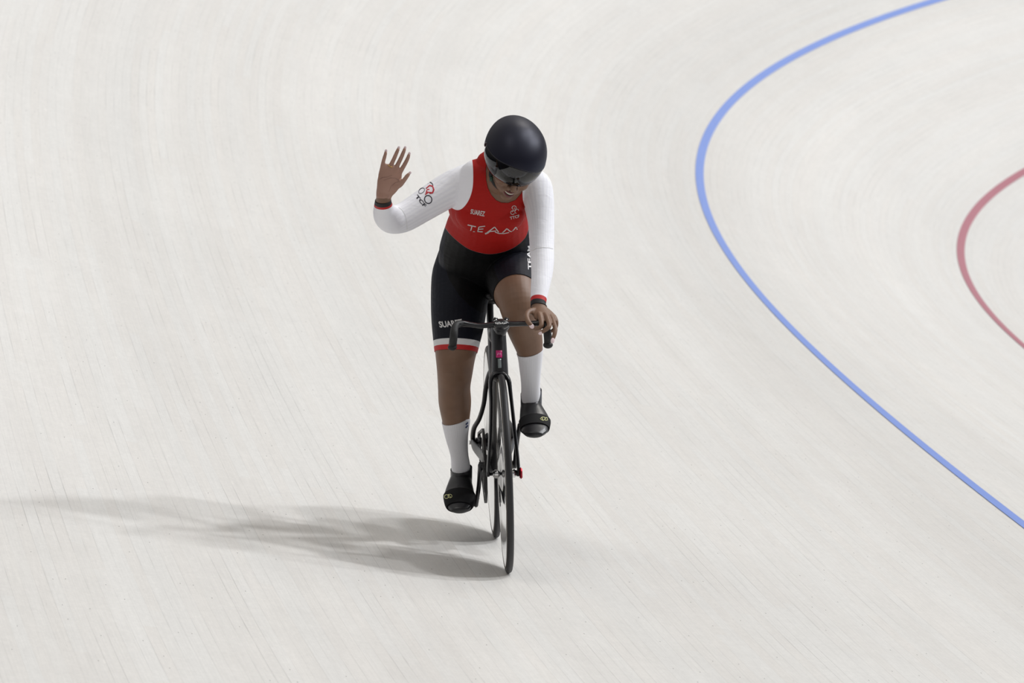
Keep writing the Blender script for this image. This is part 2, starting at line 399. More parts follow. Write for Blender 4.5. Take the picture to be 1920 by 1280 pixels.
def wheel(name, c, steer, spoke):
    bm = bmesh.new()
    # the lens-shaped shell of a disc, rim outside
    prof = [(-.0285, .018), (-.0275, .035), (-.021, .06), (-.0165, .11), (-.0145, .18), (-.0135, .24), (-.0132, .285), (-.0118, .306), (-.0105, .316)]
    if spoke:
        prof = [(-.024, .018), (-.023, .04), (-.016, .062), (-.0105, .10), (-.0085, .16), (-.0095, .225), (-.0115, .25), (-.0125, .275), (-.0125, .295), (-.0115, .31), (-.0105, .316)]
    full = prof + [(-x, r) for x, r in prof[::-1]]
    lathe_x(bm, full, (0, 0, 0), 128)
    W = obj(name, bm, GLOSS, bike)
    W.location = c; W.rotation_euler = (0, 0, steer)
    bm = bmesh.new(); prof = [(.0108*math.cos(a), .3228+.0112*math.sin(a)) for a in np.linspace(0, 2*math.pi, 21)[:-1]]
    lathe_x(bm, prof, (0, 0, 0), 160, closed=True)
    t = obj('tyre', bm, TYRE, W)
    bm = bmesh.new()
    for sgn in (-1, 1):
        lathe_x(bm, [(sgn*.0108, .3135), (sgn*.0122, .3145), (sgn*.0122, .3175), (sgn*.0108, .3185)], (0, 0, 0), 128, closed=True)
    obj('tyre_bead', bm, TYRED, W)
    bm = bmesh.new()
    lathe_x(bm, [(-.040, .006), (-.040, .011), (-.034, .011), (-.034, .0145), (-.020, .0145), (.020, .0145), (.034, .0145), (.034, .011), (.040, .011), (.040, .006)], (0, 0, 0), 32)
    obj('hub', bm, STEEL, W)
    bm = bmesh.new(); hw = .062 if not spoke else .052
    cyl(bm, V(-hw, 0, 0), V(hw, 0, 0), .0055)
    obj('axle', bm, DSTEEL, W)
    return W
fw = wheel('front_wheel', V(0, 0, WR), R(.1), True)
rw = wheel('rear_wheel', V(0, WB, WR), R(.3), False)

# frame
fb = bmesh.new()
FC = at(937, 700, .06); HT = at(934, 612, .13)
# head tube, a deep aero section
tube(fb, [at(937, 702, .065), at(936, 660, .095), at(934, 618, .125)], [(.0290, .040), (.0265, .043), (.0255, .040)], seg=28, n=3)
BBp = V(at(931, 872, .565).x, .565, at(931, 872, .565).z)
ST = at(919, 625, .70); ST.x = 0; BBp.x = 0
tube(fb, [at(934, 655, .12), at(932, 750, .30), BBp+V(0, 0, .01)], [(.024, .04), (.025, .045), (.030, .04)], seg=24, n=4)      # down tube
tube(fb, [at(933, 628, .14), at(926, 632, .40), ST], [(.018, .026), (.015, .022), (.014, .024)], seg=20, n=3)               # top tube
tube(fb, [ST+V(0, 0, .01), at(925, 750, .63), BBp], [(.0135, .028), (.0135, .03), (.026, .032)], seg=20, n=3)             # seat tube
cyl(fb, BBp+V(-.036, 0, 0), BBp+V(.036, 0, 0), .024)
frame = obj('frame', baked(fb, .0025, 3), MATTE, bike)

def P2(l): return [at(*q) for q in l]
rax = V(0, WB, WR)
rl = bmesh.new()
tube(rl, P2([(924, 690, .70), (917, 703, .72), (911, 727, .76), (907, 757, .80), (899, 784, .85), (889, 802, .90), (886.5, 820, .94), (889, 833, .955)]),
     [.009, .0095, .0085, .008, .008, .0085, .0085, .009], seg=16, n=4)
obj('seatstay', rl, CARBON, bike)
rl = bmesh.new()
mir = []
for q in [(924, 690, .70), (917, 703, .72), (911, 727, .76), (907, 757, .80), (899, 784, .85), (889, 802, .90), (886.5, 820, .94), (889, 833, .955)]:
    p = at(*q); mir.append(V(-p.x, p.y, p.z))
tube(rl, mir, [.009, .0095, .0085, .008, .008, .0085, .0085, .009], seg=16, n=4)
obj('seatstay', rl, CARBON, bike)
for sgn in (-1, 1):
    cs = bmesh.new()
    dpt = V(sgn*.0700, WB, rax.z)
    tube(cs, [dpt+V(0, .012, 0), dpt+V(sgn*-.002, -.05, -.006), V(sgn*.052, .80, rax.z-.02), V(sgn*.040, .66, BBp.z+.012), V(sgn*.022, .59, BBp.z)], [(.005, .014), (.0055, .019), (.006, .022), (.007, .022), (.009, .02)], seg=16, n=4)
    obj('chainstay', cs, MATTE, bike)
    nb = bmesh.new(); cyl(nb, V(sgn*.072, WB, rax.z), V(sgn*.081, WB, rax.z), .0075, 6); cyl(nb, V(sgn*.070, WB, rax.z), V(sgn*.074, WB, rax.z), .011)
    obj('axle_nut', nb, STEEL, bike)
cg = bmesh.new(); lathe_x(cg, [(-.046, .010), (-.046, .0265), (-.043, .0295), (-.040, .0265), (-.040, .010)], (0, WB, rax.z), 30); cyl(cg, V(-.058, WB, rax.z), V(-.03, WB, rax.z), .016)
obj('rear_cog', cg, DSTEEL, bike)

# fork
for sgn, ps in ((-1, [(919.5, 716, .032), (919.5, 730, .028), (920.5, 760, .022), (919, 820, .01), (915.5, 872, .002), (915.5, 890, 0)]),
                (1, [(955, 716, .032), (956.5, 730, .028), (960, 760, .022), (966.5, 820, .01), (972, 872, .002), (971.5, 890, 0)])):
    f_ = bmesh.new(); tube(f_, P2(ps), [(.0072, .018), (.0068, .019), (.0062, .020), (.0062, .019), (.0055, .015), (.006, .012)], seg=18, n=5)
    obj('fork_blade', f_, CARBON, bike)
f_ = bmesh.new(); tube(f_, P2([(919.5, 724, .03), (920.5, 711, .034), (926, 702, .04), (936, 698.5, .044), (946, 702, .04), (953, 711, .034), (956, 724, .03)]), [(.019, .0072), (.019, .0078), (.020, .0085), (.021, .009), (.020, .0085), (.019, .0078), (.019, .0072)], ref=(0, 1, 0), seg=18, n=5)
obj('fork_crown', f_, CARBON, bike)
fax = at(943, 885, 0)
sk = bmesh.new(); box(sk, V(.0535, -.004, WR), (.0095, .030, .036)); bmesh.ops.bevel(sk, geom=sk.edges[:], offset=.003, segments=3, affect='EDGES')
obj('skewer', sk, REDAN, bike, label='red anodised skewer lever')
sk = bmesh.new(); cyl(sk, V(-.062, 0, WR), V(-.052, 0, WR), .009); obj('skewer_nut', sk, DSTEEL, bike)

# stem and handlebar
sb = bmesh.new()
tube(sb, [at(934, 611, .135), at(936, 607, .07), at(939.5, 608, .022), at(940, 608, -.006)], [(.022, .015), (.023, .016), (.029, .018), (.027, .015)], seg=24, n=3)
tube(sb, [at(939, 612, .10), at(938, 622, .10)], [(.030, .03), (.021, .03)], seg=20)
obj('stem', baked(sb, .002, 2), CARBON, bike)
for px in (929, 949):
    sb = bmesh.new(); tube(sb, [at(px-4, 599.5, .03), at(px, 596.5, .03), at(px+4, 598.5, .03)], [.003, .0045, .003], seg=10, n=3); obj('stem_clamp', sb, GLOSS, bike)
    sb = bmesh.new(); cyl(sb, at(px+1, 600, .0), at(px+1, 600, .02), .0035, 12); obj('stem_bolt', sb, STEEL, bike)
sb = bmesh.new()
for k, x0 in enumerate((929.5, 932.5, 935.5, 938.5, 942, 945.5, 948.5)):
    box(sb, at(x0, 605.6+.5*(k % 2), -.0225), (.0032, .002, .0052+.001*(k % 3)), Matrix.Rotation(R(-25+17*k), 3, 'Y'))
obj('stem_print', sb, WHITE, bike, kind='stuff')
hb = bmesh.new()
barL = [(938, 608, .01), (920, 609, .01), (900, 610.5, .005), (880, 608, .0), (866, 606.5, -.008), (857, 608, -.020), (852.5, 615, -.034), (851, 628, -.046), (849.5, 640, -.040), (848.5, 650, -.02)]
barR = [(938, 608, .01), (958, 607, .01), (978, 606.5, .005), (1000, 606, .0), (1014, 606, -.008), (1020, 608, -.018), (1024, 614, -.028), (1026.5, 626, -.038), (1027.5, 637, -.034), (1027.5, 646, -.02)]
rb_ = [(.0150, .0120), (.0145, .0095), (.0145, .0088), (.014, .0092), (.0115, .0110), .0115, .0125, .0135, .0135, .0135]
rb_ = [(r if isinstance(r, tuple) else (r, r)) for r in rb_]
for pl_ in (barL, barR): tube(hb, P2(pl_[:6]), [(b1, a1) for a1, b1 in rb_[:6]], ref=(0, 0, 1), seg=18, n=5)
obj('handlebar', hb, CARBON, bike)
for pl_ in (barL, barR):
    hb = bmesh.new(); tube(hb, P2(pl_[4:]), rb_[4:], ref=(1, 0, 0), seg=18, n=5)
    g = obj('grip', hb, TAPE, bike, label='matte black bar tape on the drop')
hb = bmesh.new(); ell(hb, at(1027.5, 646.5, -.03), (.0165, .0165, .012)); obj('bar_end_plug', hb, TAPE, bike)
hb = bmesh.new(); ell(hb, at(848, 651, -.03), (.0155, .0155, .010)); obj('bar_end_plug', hb, TAPE, bike)

# seat post and saddle
sp_ = bmesh.new(); tube(sp_, [ST+V(0, 0, -.03), at(919, 598, .71), at(918, 556, .735)], [(.0125, .022)]*3, seg=20, n=2); obj('seatpost', sp_, MATTE, bike)
sd_ = bmesh.new()
tube(sd_, [at(919, 556, .56), at(919, 553, .62), at(918.5, 551, .70), at(918, 549, .78), at(918, 547, .83)], [(.015, .012), (.02, .016), (.035, .02), (.062, .022), (.068, .02)], seg=24, n=4)
obj('saddle', sd_, mat('saddle_cover', (.01, .01, .011), .4), bike)
sd_ = bmesh.new()
for k in (-.018, .018): cyl(sd_, at(918, 560, .64)+V(k, 0, 0), at(918, 558, .80)+V(k, 0, 0), .0035, 10)
cyl(sd_, at(918, 560, .725)+V(-.024, 0, 0), at(918, 560, .725)+V(.024, 0, 0), .009)
obj('saddle_clamp', sd_, STEEL, bike)

# cranks, chainring, chain, pedals
cx = -.046
ch = bmesh.new(); prof = []
seg = 120; RR = .121
v1 = []
for x in (-.0022, .0022):
    v1.append([ch.verts.new((cx+x, BBp.y+(RR+(.0032 if k % 2 else -.0022))*math.cos(2*math.pi*k/seg), BBp.z+(RR+(.0032 if k % 2 else -.0022))*math.sin(2*math.pi*k/seg))) for k in range(seg)])
    v1.append([ch.verts.new((cx+x, BBp.y+.094*math.cos(2*math.pi*k/seg), BBp.z+.094*math.sin(2*math.pi*k/seg))) for k in range(seg)])
for a_, b_ in ((v1[0], v1[1]), (v1[2], v1[3]), (v1[0], v1[2]), (v1[1], v1[3])):
    for k in range(seg): ch.faces.new((a_[k], a_[(k+1) % seg], b_[(k+1) % seg], b_[k]))
for k in range(5):
    a = 2*math.pi*k/5+.3; d = V(0, math.cos(a), math.sin(a))
    tube(ch, [BBp+V(cx-BBp.x, 0, 0), BBp+V(cx-BBp.x, 0, 0)+d*.1], [(.003, .012), (.0025, .009)], seg=10)
obj('chainring', ch, BSTEEL, bike, smooth=False)
cn = bmesh.new()
def link(p, d):
    rot = Matrix((V(1, 0, 0), d, V(1, 0, 0).cross(d))).transposed(); box(cn, p, (.0085, .0108, .0075), rot)
r1_, r2_ = RR+.003, .0295; Lc = WB-BBp.y; zz = rax.z-BBp.z
a0 = math.atan2(zz, Lc); off = math.acos((r1_-r2_)/math.hypot(Lc, zz))
def onring(c, r, a): return V(cx, c[0]+r*math.cos(a), c[1]+r*math.sin(a))
b1, b2 = (BBp.y, BBp.z), (WB, rax.z)
pa, pb = onring(b1, r1_, a0+off), onring(b2, r2_, a0+off); pc, pd = onring(b1, r1_, a0-off), onring(b2, r2_, a0-off)
path = [pa.lerp(pb, t) for t in np.linspace(0, 1, 30)] + [onring(b2, r2_, a0+off-(2*off)*t) for t in np.linspace(.1, .9, 6)] + [pd.lerp(pc, t) for t in np.linspace(0, 1, 30)] + [onring(b1, r1_, a0-off-(2*math.pi-2*off)*t) for t in np.linspace(.02, .98, 48)]
for q0, q1 in zip(path, path[1:]+path[:1]): link((q0+q1)/2, (q1-q0).normalized())
obj('chain', cn, BSTEEL, bike, smooth=False, kind='stuff')
cang = R(30); cd_ = V(0, -math.sin(cang), math.cos(cang))      # left crank: up and forward
PR_ = BBp - cd_*.165; PL_ = BBp + cd_*.165
for nm, sgn, end in (('right', -1, PR_), ('left', 1, PL_)):
    cb = bmesh.new(); xo = sgn*.064
    tube(cb, [V(xo*.93, BBp.y, BBp.z), V(xo*1.02, *(BBp*.5+end*.5).yz), V(sgn*.076, end.y, end.z)], [(.0085, .017), (.0075, .014), (.0075, .012)], seg=16, n=4)
    cyl(cb, V(sgn*.03, BBp.y, BBp.z), V(xo, BBp.y, BBp.z), .014)
    obj('crank_arm', cb, CARBON, bike)
    pe = bmesh.new(); cyl(pe, V(sgn*.070, end.y, end.z), V(sgn*.145, end.y, end.z), .006); box(pe, V(sgn*.122, end.y, end.z-.001), (.052, .075, .013)); bmesh.ops.bevel(pe, geom=pe.edges[:], offset=.002, segments=1, affect='EDGES')
    obj('pedal', pe, DSTEEL, bike, smooth=False)

# ------------------------------------------------------------------ the rider: one continuous body
LIMB = []           # (label, centres, radii) used to tell limbs apart afterwards
bb = bmesh.new()
def limb(label, rows, ref=(1, 0, 0), n=5, seg=32):
    """rows: (px, py, y, half width in picture pixels, half depth in metres or None)"""
    pts = [at(q[0], q[1], q[2]) for q in rows]
    rad = [(q[3]*sc_(q[2]), (q[4] if len(q) > 4 and q[4] else q[3]*sc_(q[2]))) for q in rows]
    tube(bb, pts, rad, ref=ref, seg=seg, n=n)
    cs = catmull([(*p, max(r)) for p, r in zip(pts, rad)], 6)
    LIMB.append((label, np.array([c[:3] for c in cs]), np.array([c[3] for c in cs])))
    return pts
TORSO, ARMR, ARML, LEGR, LEGL, HEAD, HANDR, HANDL = range(8)
limb(TORSO, [(914, 528, .735, 56, .085), (913, 505, .72, 84, .110), (914, 474, .66, 90, .110), (915, 446, .605, 85, .103), (916, 424, .555, 78, .103), (919, 402, .505, 72, .103),
             (918, 383, .47, 77, .104), (921, 353, .42, 75, .098), (925, 328, .39, 60, .080), (930, 312, .38, 38, .06)])
limb(ARMR, [(884, 338, .43, 32), (866, 345, .42, 32), (845, 354, .415, 31), (820, 369, .40, 30), (788, 389, .375, 28), (758, 407, .345, 26.5), (737, 412, .315, 25), (726, 406, .265, 23.5),
            (720.5, 396, .21, 19.5), (718.5, 384, .165, 15.5), (718.5, 373, .13, 13.5), (719, 366, .12, 13.5)], ref=(1, 0, 0))
limb(ARML, [(985, 350, .43, 34), (1000, 352, .42, 34), (1009, 375, .39, 28.5), (1014, 410, .35, 24), (1015.5, 440, .31, 22.5), (1016, 465, .27, 21.5), (1017, 490, .225, 20.5),
            (1016, 515, .18, 18.5), (1012.5, 540, .135, 16), (1010, 560, .10, 14, .021), (1009, 573, .08, 13, .019), (1010, 580, .068, 13, .017)])
limb(LEGR, [(879, 480, .735, 55), (872, 505, .74, 57), (867, 525, .71, 57), (862, 555, .67, 53), (859, 600, .60, 49), (856, 640, .53, 42.5), (854, 668, .485, 37.5), (853, 693, .465, 34), (851.5, 725, .495, 30.5),
            (853, 755, .53, 30.5, .052), (854.5, 785, .575, 26, .046), (856, 815, .625, 20.5, .038), (861, 850, .675, 15.5, .031), (864, 875, .705, 16.5, .034), (865, 893, .73, 16, .032)])
limb(LEGL, [(955, 510, .74, 52), (960, 518, .64, 54), (965, 526, .54, 51), (967, 543, .45, 46), (970, 561, .392, 39), (973, 578, .372, 35.5), (977.5, 596, .388, 33.5),
            (984, 620, .42, 31.5, .054), (991, 645, .45, 27, .050), (994, 665, .475, 22.5, .045), (994.5, 692, .51, 19, .038), (995, 720, .55, 16.5, .032), (995.5, 745, .585, 17, .034), (996, 762, .605, 17, .032)])
# feet inside the shoes
limb(LEGR, [(864, 900, .755, 17, .030), (862, 915, .70, 19, .030), (861, 933, .64, 22, .022), (861, 946, .57, 17, .014)])
limb(LEGL, [(996, 768, .64, 16, .030), (998, 778, .58, 19, .028), (1001, 796, .51, 22, .022), (1002, 808, .44, 17, .014)])
for px, py, y in ((889, 400, .415), (948, 402, .415)): ell(bb, at(px, py, y), (.062, .05, .058))
ell(bb, at(882, 500, .80), (.09, .09, .09)); ell(bb, at(948, 500, .80), (.09, .09, .09))

# neck and head
HC = at(970.5, 300.5, .235)
roll, yaw, pitch = R(27), R(12), R(33)
HR = Matrix.Rotation(roll, 3, 'Y') @ Matrix.Rotation(pitch, 3, 'X') @ Matrix.Rotation(yaw, 3, 'Z')
def h(x, y, z): return HC + HR @ Vector((x, y, z))
limb(HEAD, [(928, 338, .40, 32), (934, 336, .36, 29), (941, 334, .32, 28)])
tube(bb, [at(930, 340, .38), at(941, 333, .32), h(0, .035, -.05)], [.055, .051, .052], seg=24, n=4)
HB = [('cranium', (0, .02, .03), (.074, .092, .085)), ('face', (0, -.035, -.025), (.062, .055, .075)), ('jaw', (0, -.035, -.075), (.050, .045, .040)), ('chin', (0, -.066, -.103), (.022, .020, .018)),
      ('cheek', (-.038, -.058, -.045), (.025, .022, .026)), ('cheek', (.034, -.058, -.045), (.023, .022, .026)), ('muzzle', (0, -.070, -.070), (.030, .022, .026)),
      ('brow', (0, -.070, .020), (.045, .018, .014)), ('ala', (-.012, -.096, -.047), (.009, .010, .008)), ('ala', (.012, -.096, -.047), (.009, .010, .008)), ('tip', (0, -.107, -.043), (.0095, .011, .0095)),
      ('ear', (-.074, .012, -.02), (.008, .017, .030)), ('ear', (.074, .012, -.02), (.008, .017, .030))]
for nme, c, r in HB: ell(bb, h(*c), r, HR, 24)
tube(bb, [h(0, -.080, .012), h(0, -.092, -.012), h(0, -.105, -.036)], [.008, .0085, .010], seg=14, n=3)
hs = [h(*c) for _, c, r in HB]; LIMB.append((HEAD, np.array([tuple(q) for q in hs]), np.array([max(r) for _, c, r in HB])))

# fingers and palms
def finger(label, rows, n=3):
    """rows: (px, py, y, radius in mm)"""
    pts = [at(*q[:3]) for q in rows]; rad = [q[3]*.001 for q in rows]
    tube(bb, pts, rad, ref=(0, 1, 0), seg=14, n=n)
    LIMB.append((label, np.array([tuple(p) for p in pts]), np.array(rad)))
    return pts
# waving hand: palm towards the camera
limb(HANDR, [(719, 374, .135, 13.5, .021), (721, 362, .122, 16, .021), (727, 348, .112, 21, .019), (731, 333, .108, 22, .016), (733, 320, .106, 21, .0125), (735, 314, .106, 18, .009)])
finger(HANDR, [(733, 356, .118, 14.2), (742, 349, .103, 13.3), (750, 345, .098, 10.9), (757, 338.5, .095, 7.9), (762.5, 331, .094, 7.2), (766.3, 326.5, .094, 5.9)])
fR = {}
fR['pinky'] = finger(HANDR, [(713.5, 328, .108, 7.8), (716.5, 314, .106, 7.2), (719.2, 301, .104, 6.6), (721.8, 292, .101, 6.2), (723.2, 285.5, .099, 5.2)])
fR['ring'] = finger(HANDR, [(724, 330, .108, 8.2), (731.5, 313, .106, 7.7), (739, 297, .103, 7.1), (743.8, 286, .099, 6.6), (746.6, 279.5, .097, 5.6)])
fR['middle'] = finger(HANDR, [(735, 330, .108, 8.2), (743, 314, .106, 7.7), (751, 298, .102, 7.2), (756, 286.5, .098, 6.7), (758.6, 279.5, .096, 5.6)])
fR['index'] = finger(HANDR, [(744, 334, .108, 8.2), (752.5, 319, .105, 7.7), (760.2, 305.5, .102, 7.2), (764.6, 296.5, .098, 6.6), (766.6, 290.5, .096, 5.6)])
ell(bb, at(716, 345, .112), (.014, .016, .030)); ell(bb, at(739, 349, .112), (.018, .017, .022), Matrix.Rotation(R(40), 3, 'Y'))
# hand on the bar
limb(HANDL, [(1010, 574, .078, 13, .018), (1012, 581, .062, 15.5, .016), (1017, 588, .040, 19, .0145), (1021, 593, .020, 20.5, .013), (1023, 596, .008, 19, .011)])
fL = {}
fL['thumb'] = finger(HANDL, [(1003, 582, .055, 11.5), (994, 584, .040, 11.5), (988.5, 588, .022, 10), (987.5, 595, .004, 9.4), (990.5, 603, -.012, 9.0), (995.5, 609, -.020, 7.8)])
fL['index'] = finger(HANDL, [(1010, 588, .035, 9.6), (1012.5, 592, .004, 9.4), (1015, 602, -.028, 8.8), (1015, 611, -.044, 8.4), (1010, 615, -.044, 8.0), (1004.5, 616, -.028, 7.2), (1000, 614, -.012, 6.4)])
fL['middle'] = finger(HANDL, [(1021, 589, .030, 9.6), (1024, 592, .000, 9.4), (1028.2, 602, -.034, 8.8), (1030, 610.5, -.060, 8.6), (1025.5, 616, -.068, 8.0), (1019.5, 620, -.064, 7.2), (1014.8, 623, -.058, 6.4)])
fL['ring'] = finger(HANDL, [(1030, 592, .028, 9.0), (1034.5, 595, .000, 9.0), (1038.5, 606, -.030, 8.4), (1041, 616, -.052, 8.2), (1039.8, 626, -.066, 7.6), (1037, 634, -.072, 7.0), (1036, 637.5, -.074, 6.2)])
fL['pinky'] = finger(HANDL, [(1035, 591, .034, 8.6), (1039, 594, .016, 8.4), (1043, 602, .000, 7.6), (1042.5, 612, -.004, 7.2), (1038, 618, .000, 6.6), (1033, 621, .004, 5.8)])

body_me = baked(bb, .0028, 4)
person = obj('person', body_me, SKIN, None, label='waving cyclist in red, white and black skinsuit riding the black bicycle', category='person')

# ---- labels and fields on the body
nv = len(body_me.vertices); co = np.empty(nv*3); body_me.vertices.foreach_get('co', co); co = co.reshape(-1, 3)
no = np.empty(nv*3); body_me.vertices.foreach_get('normal', no); no = no.reshape(-1, 3)
best = np.full(nv, 1e9); lab = np.zeros(nv, int); along = np.zeros(nv)
for (l, c, r) in LIMB:
    # distance to the poly-line, minus radius
    if len(c) > 1 and not (l == HEAD and len(c) > 10 and len(HB) == len(c)):
        for i in range(len(c)-1):
            a, b_ = c[i], c[i+1]; d = b_-a; t = np.clip(((co-a)@d)/(d@d+1e-12), 0, 1)
            dist = np.linalg.norm(co-(a+t[:, None]*d), axis=1)-(r[i]*(1-t)+r[i+1]*t)
            mk = dist < best; best[mk] = dist[mk]; lab[mk] = l
    else:
        for i in range(len(c)):
            dist = np.linalg.norm(co-c[i], axis=1)-r[i]; mk = dist < best; best[mk] = dist[mk]; lab[mk] = l


def px_of(P):
    """picture position of points of the bicycle frame"""
    c = np.array(MI @ CAM); m3 = np.array(MI.to_3x3()); r_, u_, d_ = (m3 @ np.array(v) for v in (Rv, Uv, Dv))
    q = P-c; z = q@d_; return np.stack([960+FPX*(q@r_)/z, 640-FPX*(q@u_)/z], 1)

def seg_field(pts, poly):
    """signed distance (inside positive) to a closed polygon"""
    poly = np.array(poly, float); n_ = len(poly); d = np.full(len(pts), 1e9); ins = np.zeros(len(pts), bool)
    for i in range(n_):
        a, b_ = poly[i], poly[(i+1) % n_]; e = b_-a
        t = np.clip(((pts-a)@e)/(e@e), 0, 1); d = np.minimum(d, np.linalg.norm(pts-(a+t[:, None]*e), axis=1))
        c = ((a[1] > pts[:, 1]) != (b_[1] > pts[:, 1])) & (pts[:, 0] < (b_[0]-a[0])*(pts[:, 1]-a[1])/(b_[1]-a[1]+1e-12)+a[0])
        ins ^= c
    return np.where(ins, d, -d)
pxy = px_of(co)
lab[(lab == ARMR) & (pxy[:, 0] < 750)] = HANDR; lab[(lab == ARML) & (pxy[:, 1] > 535)] = HANDL
nk0, nk1 = np.array(at(925, 350, .41)), np.array(at(950, 330, .27)); ax_ = (nk1-nk0)/np.linalg.norm(nk1-nk0)
dn_ = co-nk0; dn_ = np.linalg.norm(dn_-(dn_@ax_)[:, None]*ax_, axis=1)
colp = at(938, 376, .345); _l = at(911, 328, .41); _b = at(950, 296, .46); coln = (_l-colp).cross(_b-colp).normalized()
if coln.dot(HC-colp) < 0: coln = -coln
def panel(pts, poly_px, y):
    """field of a panel pattern cut in the frontal (x, z) plane"""
    return seg_field(pts[:, [0, 2]], [(at(q[0], q[1], y).x, at(q[0], q[1], y).z) for q in poly_px])

# planes: wrists, hems, collar
def plane(a, b_, t):      # at the point a->b (picture rows with depth), normal along it
    A, B = at(*a), at(*b_); return A.lerp(B, t), (B-A).normalized()
wR = (at(718.5, 386, .168), (at(719, 370, .125)-at(719.5, 388, .175)).normalized())
nR = V(-.05, -.25, 1).normalized()
wristR = [at(718.5, 389, .15), at(718.5, 383, .15), at(718.5, 373.5, .15)]
nL = (at(1009.3, 575, .075)-at(1011, 555, .11)).normalized()
wristL = [at(1010.5, 561, .10), at(1010, 568, .09), at(1009.5, 576, .078)]
nHR = V(-.07, -.22, -1).normalized()
hemR = [at(856, 635.5, .465), at(856, 647, .455), at(856, 656, .445)]
hemL = at(968, 553, .418); nHL = V(.02, -1, -.42).normalized()

def garment(name, sel_fn, cuts, off, mats, parent, thick=None, field=None):
    """sel_fn(label array, coordinates) -> vertex mask"""
    mask = sel_fn(lab, co)
    bm = bmesh.new(); bm.from_mesh(body_me); bm.verts.ensure_lookup_table()
    la = bm.verts.layers.int.new('lab'); ar = lab.tolist()
    for v in bm.verts: v[la] = ar[v.index]
    ml = mask.tolist()
    if field is not None:
        fl_ = field.tolist(); dl_ = [v for v in bm.verts if not ml[v.index]]; fd = {v: fl_[v.index] for v in bm.verts}
        bmesh.ops.delete(bm, geom=dl_, context='VERTS'); fd = {v: fd[v] for v in bm.verts}; clip_field(bm, fd); ml = None
    if ml: bmesh.ops.delete(bm, geom=[v for v in bm.verts if not ml[v.index]], context='VERTS')
    for labels, p, nn, mi in cuts:
        gf = [f for f in bm.faces if f.verts[0][la] in labels]
        ge = list({e for f in gf for e in f.edges}); gv = list({v for f in gf for v in f.verts})
        bmesh.ops.bisect_plane(bm, geom=gf+ge+gv, plane_co=p, plane_no=nn, dist=1e-5)
        gs = set(gf); out = [f for f in bm.faces if any(v[la] in labels for v in f.verts) and (f.calc_center_median()-p).dot(nn) > 0]
        if mi is None: bmesh.ops.delete(bm, geom=out, context='FACES')
        else:
            for f in out: f.material_index = mi
    bm.normal_update()
    ns = [v.normal.copy() for v in bm.verts]
    for v, q in zip(bm.verts, ns): v.co += q*off
    me = bpy.data.meshes.new(name); bm.to_mesh(me); bm.free()
    o = obj(name, me, mats, parent)
    md = o.modifiers.new('cloth', 'SOLIDIFY'); md.thickness = thick or off*.9; md.offset = -1
    return o

def clip_field(bm, f):
    """trim the mesh along the zero line of f (dict vert -> value), dropping f > 0"""
    new = []
    for e in list(bm.edges):
        a, b_ = e.verts
        fa, fb2 = f[a], f[b_]
        if (fa > 0) != (fb2 > 0) and abs(fa-fb2) > 1e-9:
            t = fa/(fa-fb2)
            t = min(max(t, .02), .98)
            _, v = bmesh.utils.edge_split(e, a, t); f[v] = 0.0; new.append(v)
    bmesh.ops.connect_verts(bm, verts=new)
    bmesh.ops.delete(bm, geom=[v for v in bm.verts if f[v] > 0], context='VERTS')
NECK = [(913, 290), (910, 318), (910.5, 335), (914, 350), (920, 363), (929, 373), (939, 378), (952, 379), (966, 374), (977, 362), (984, 345), (986, 320), (986, 290)]
f_neck = np.minimum(panel(co, NECK, .37), .45-co[:, 1])
f_neck = np.where(np.isin(lab, (HEAD, TORSO)), f_neck, -.02)
def dist_to(c, p): return np.linalg.norm(c-np.array(tuple(p)), axis=1)
def side(c, p, nn): return (c-np.array(tuple(p)))@np.array(tuple(nn))
def sel_suit(l, c):
    m = np.isin(l, (TORSO, ARMR, ARML, LEGR, LEGL)) | ((l == HEAD) & (f_neck < .007) & ((c-nk0)@ax_ < .06) & (dn_ < .09)) | ((l == HANDR) & (side(c, wristR[2], nR) < .01)) | ((l == HANDL) & (side(c, wristL[2], nL) < .01))
    m &= ~((l == LEGR) & (side(c, hemR[2], nHR) > .02)) & ~((l == LEGL) & (side(c, hemL, nHL) > .02))
    # the lower legs bend back past the hem planes
    pp = px_of(c); m &= ~((l == LEGL) & (pp[:, 1] > 600)) & ~((l == LEGR) & (pp[:, 1] > 680))
    return m
ARMS = {HANDR}; ARML_ = {HANDL}
suit = garment('skinsuit', sel_suit, [
    (ARMS, wristR[0], nR, 2), (ARMS, wristR[1], nR, 3), (ARMS, wristR[2], nR, None),
    (ARML_, wristL[0], nL, 2), (ARML_, wristL[1], nL, 3), (ARML_, wristL[2], nL, None),
    ({LEGR}, hemR[0], nHR, 1), ({LEGR}, hemR[1], nHR, 2), ({LEGR}, hemR[2], nHR, None),
    ({LEGL}, hemL, nHL, None),
    ], .0024, [SUIT, WHITEF, REDF, BLACKF], person, field=f_neck)
suit['label'] = 'red and black skinsuit with white sleeves'

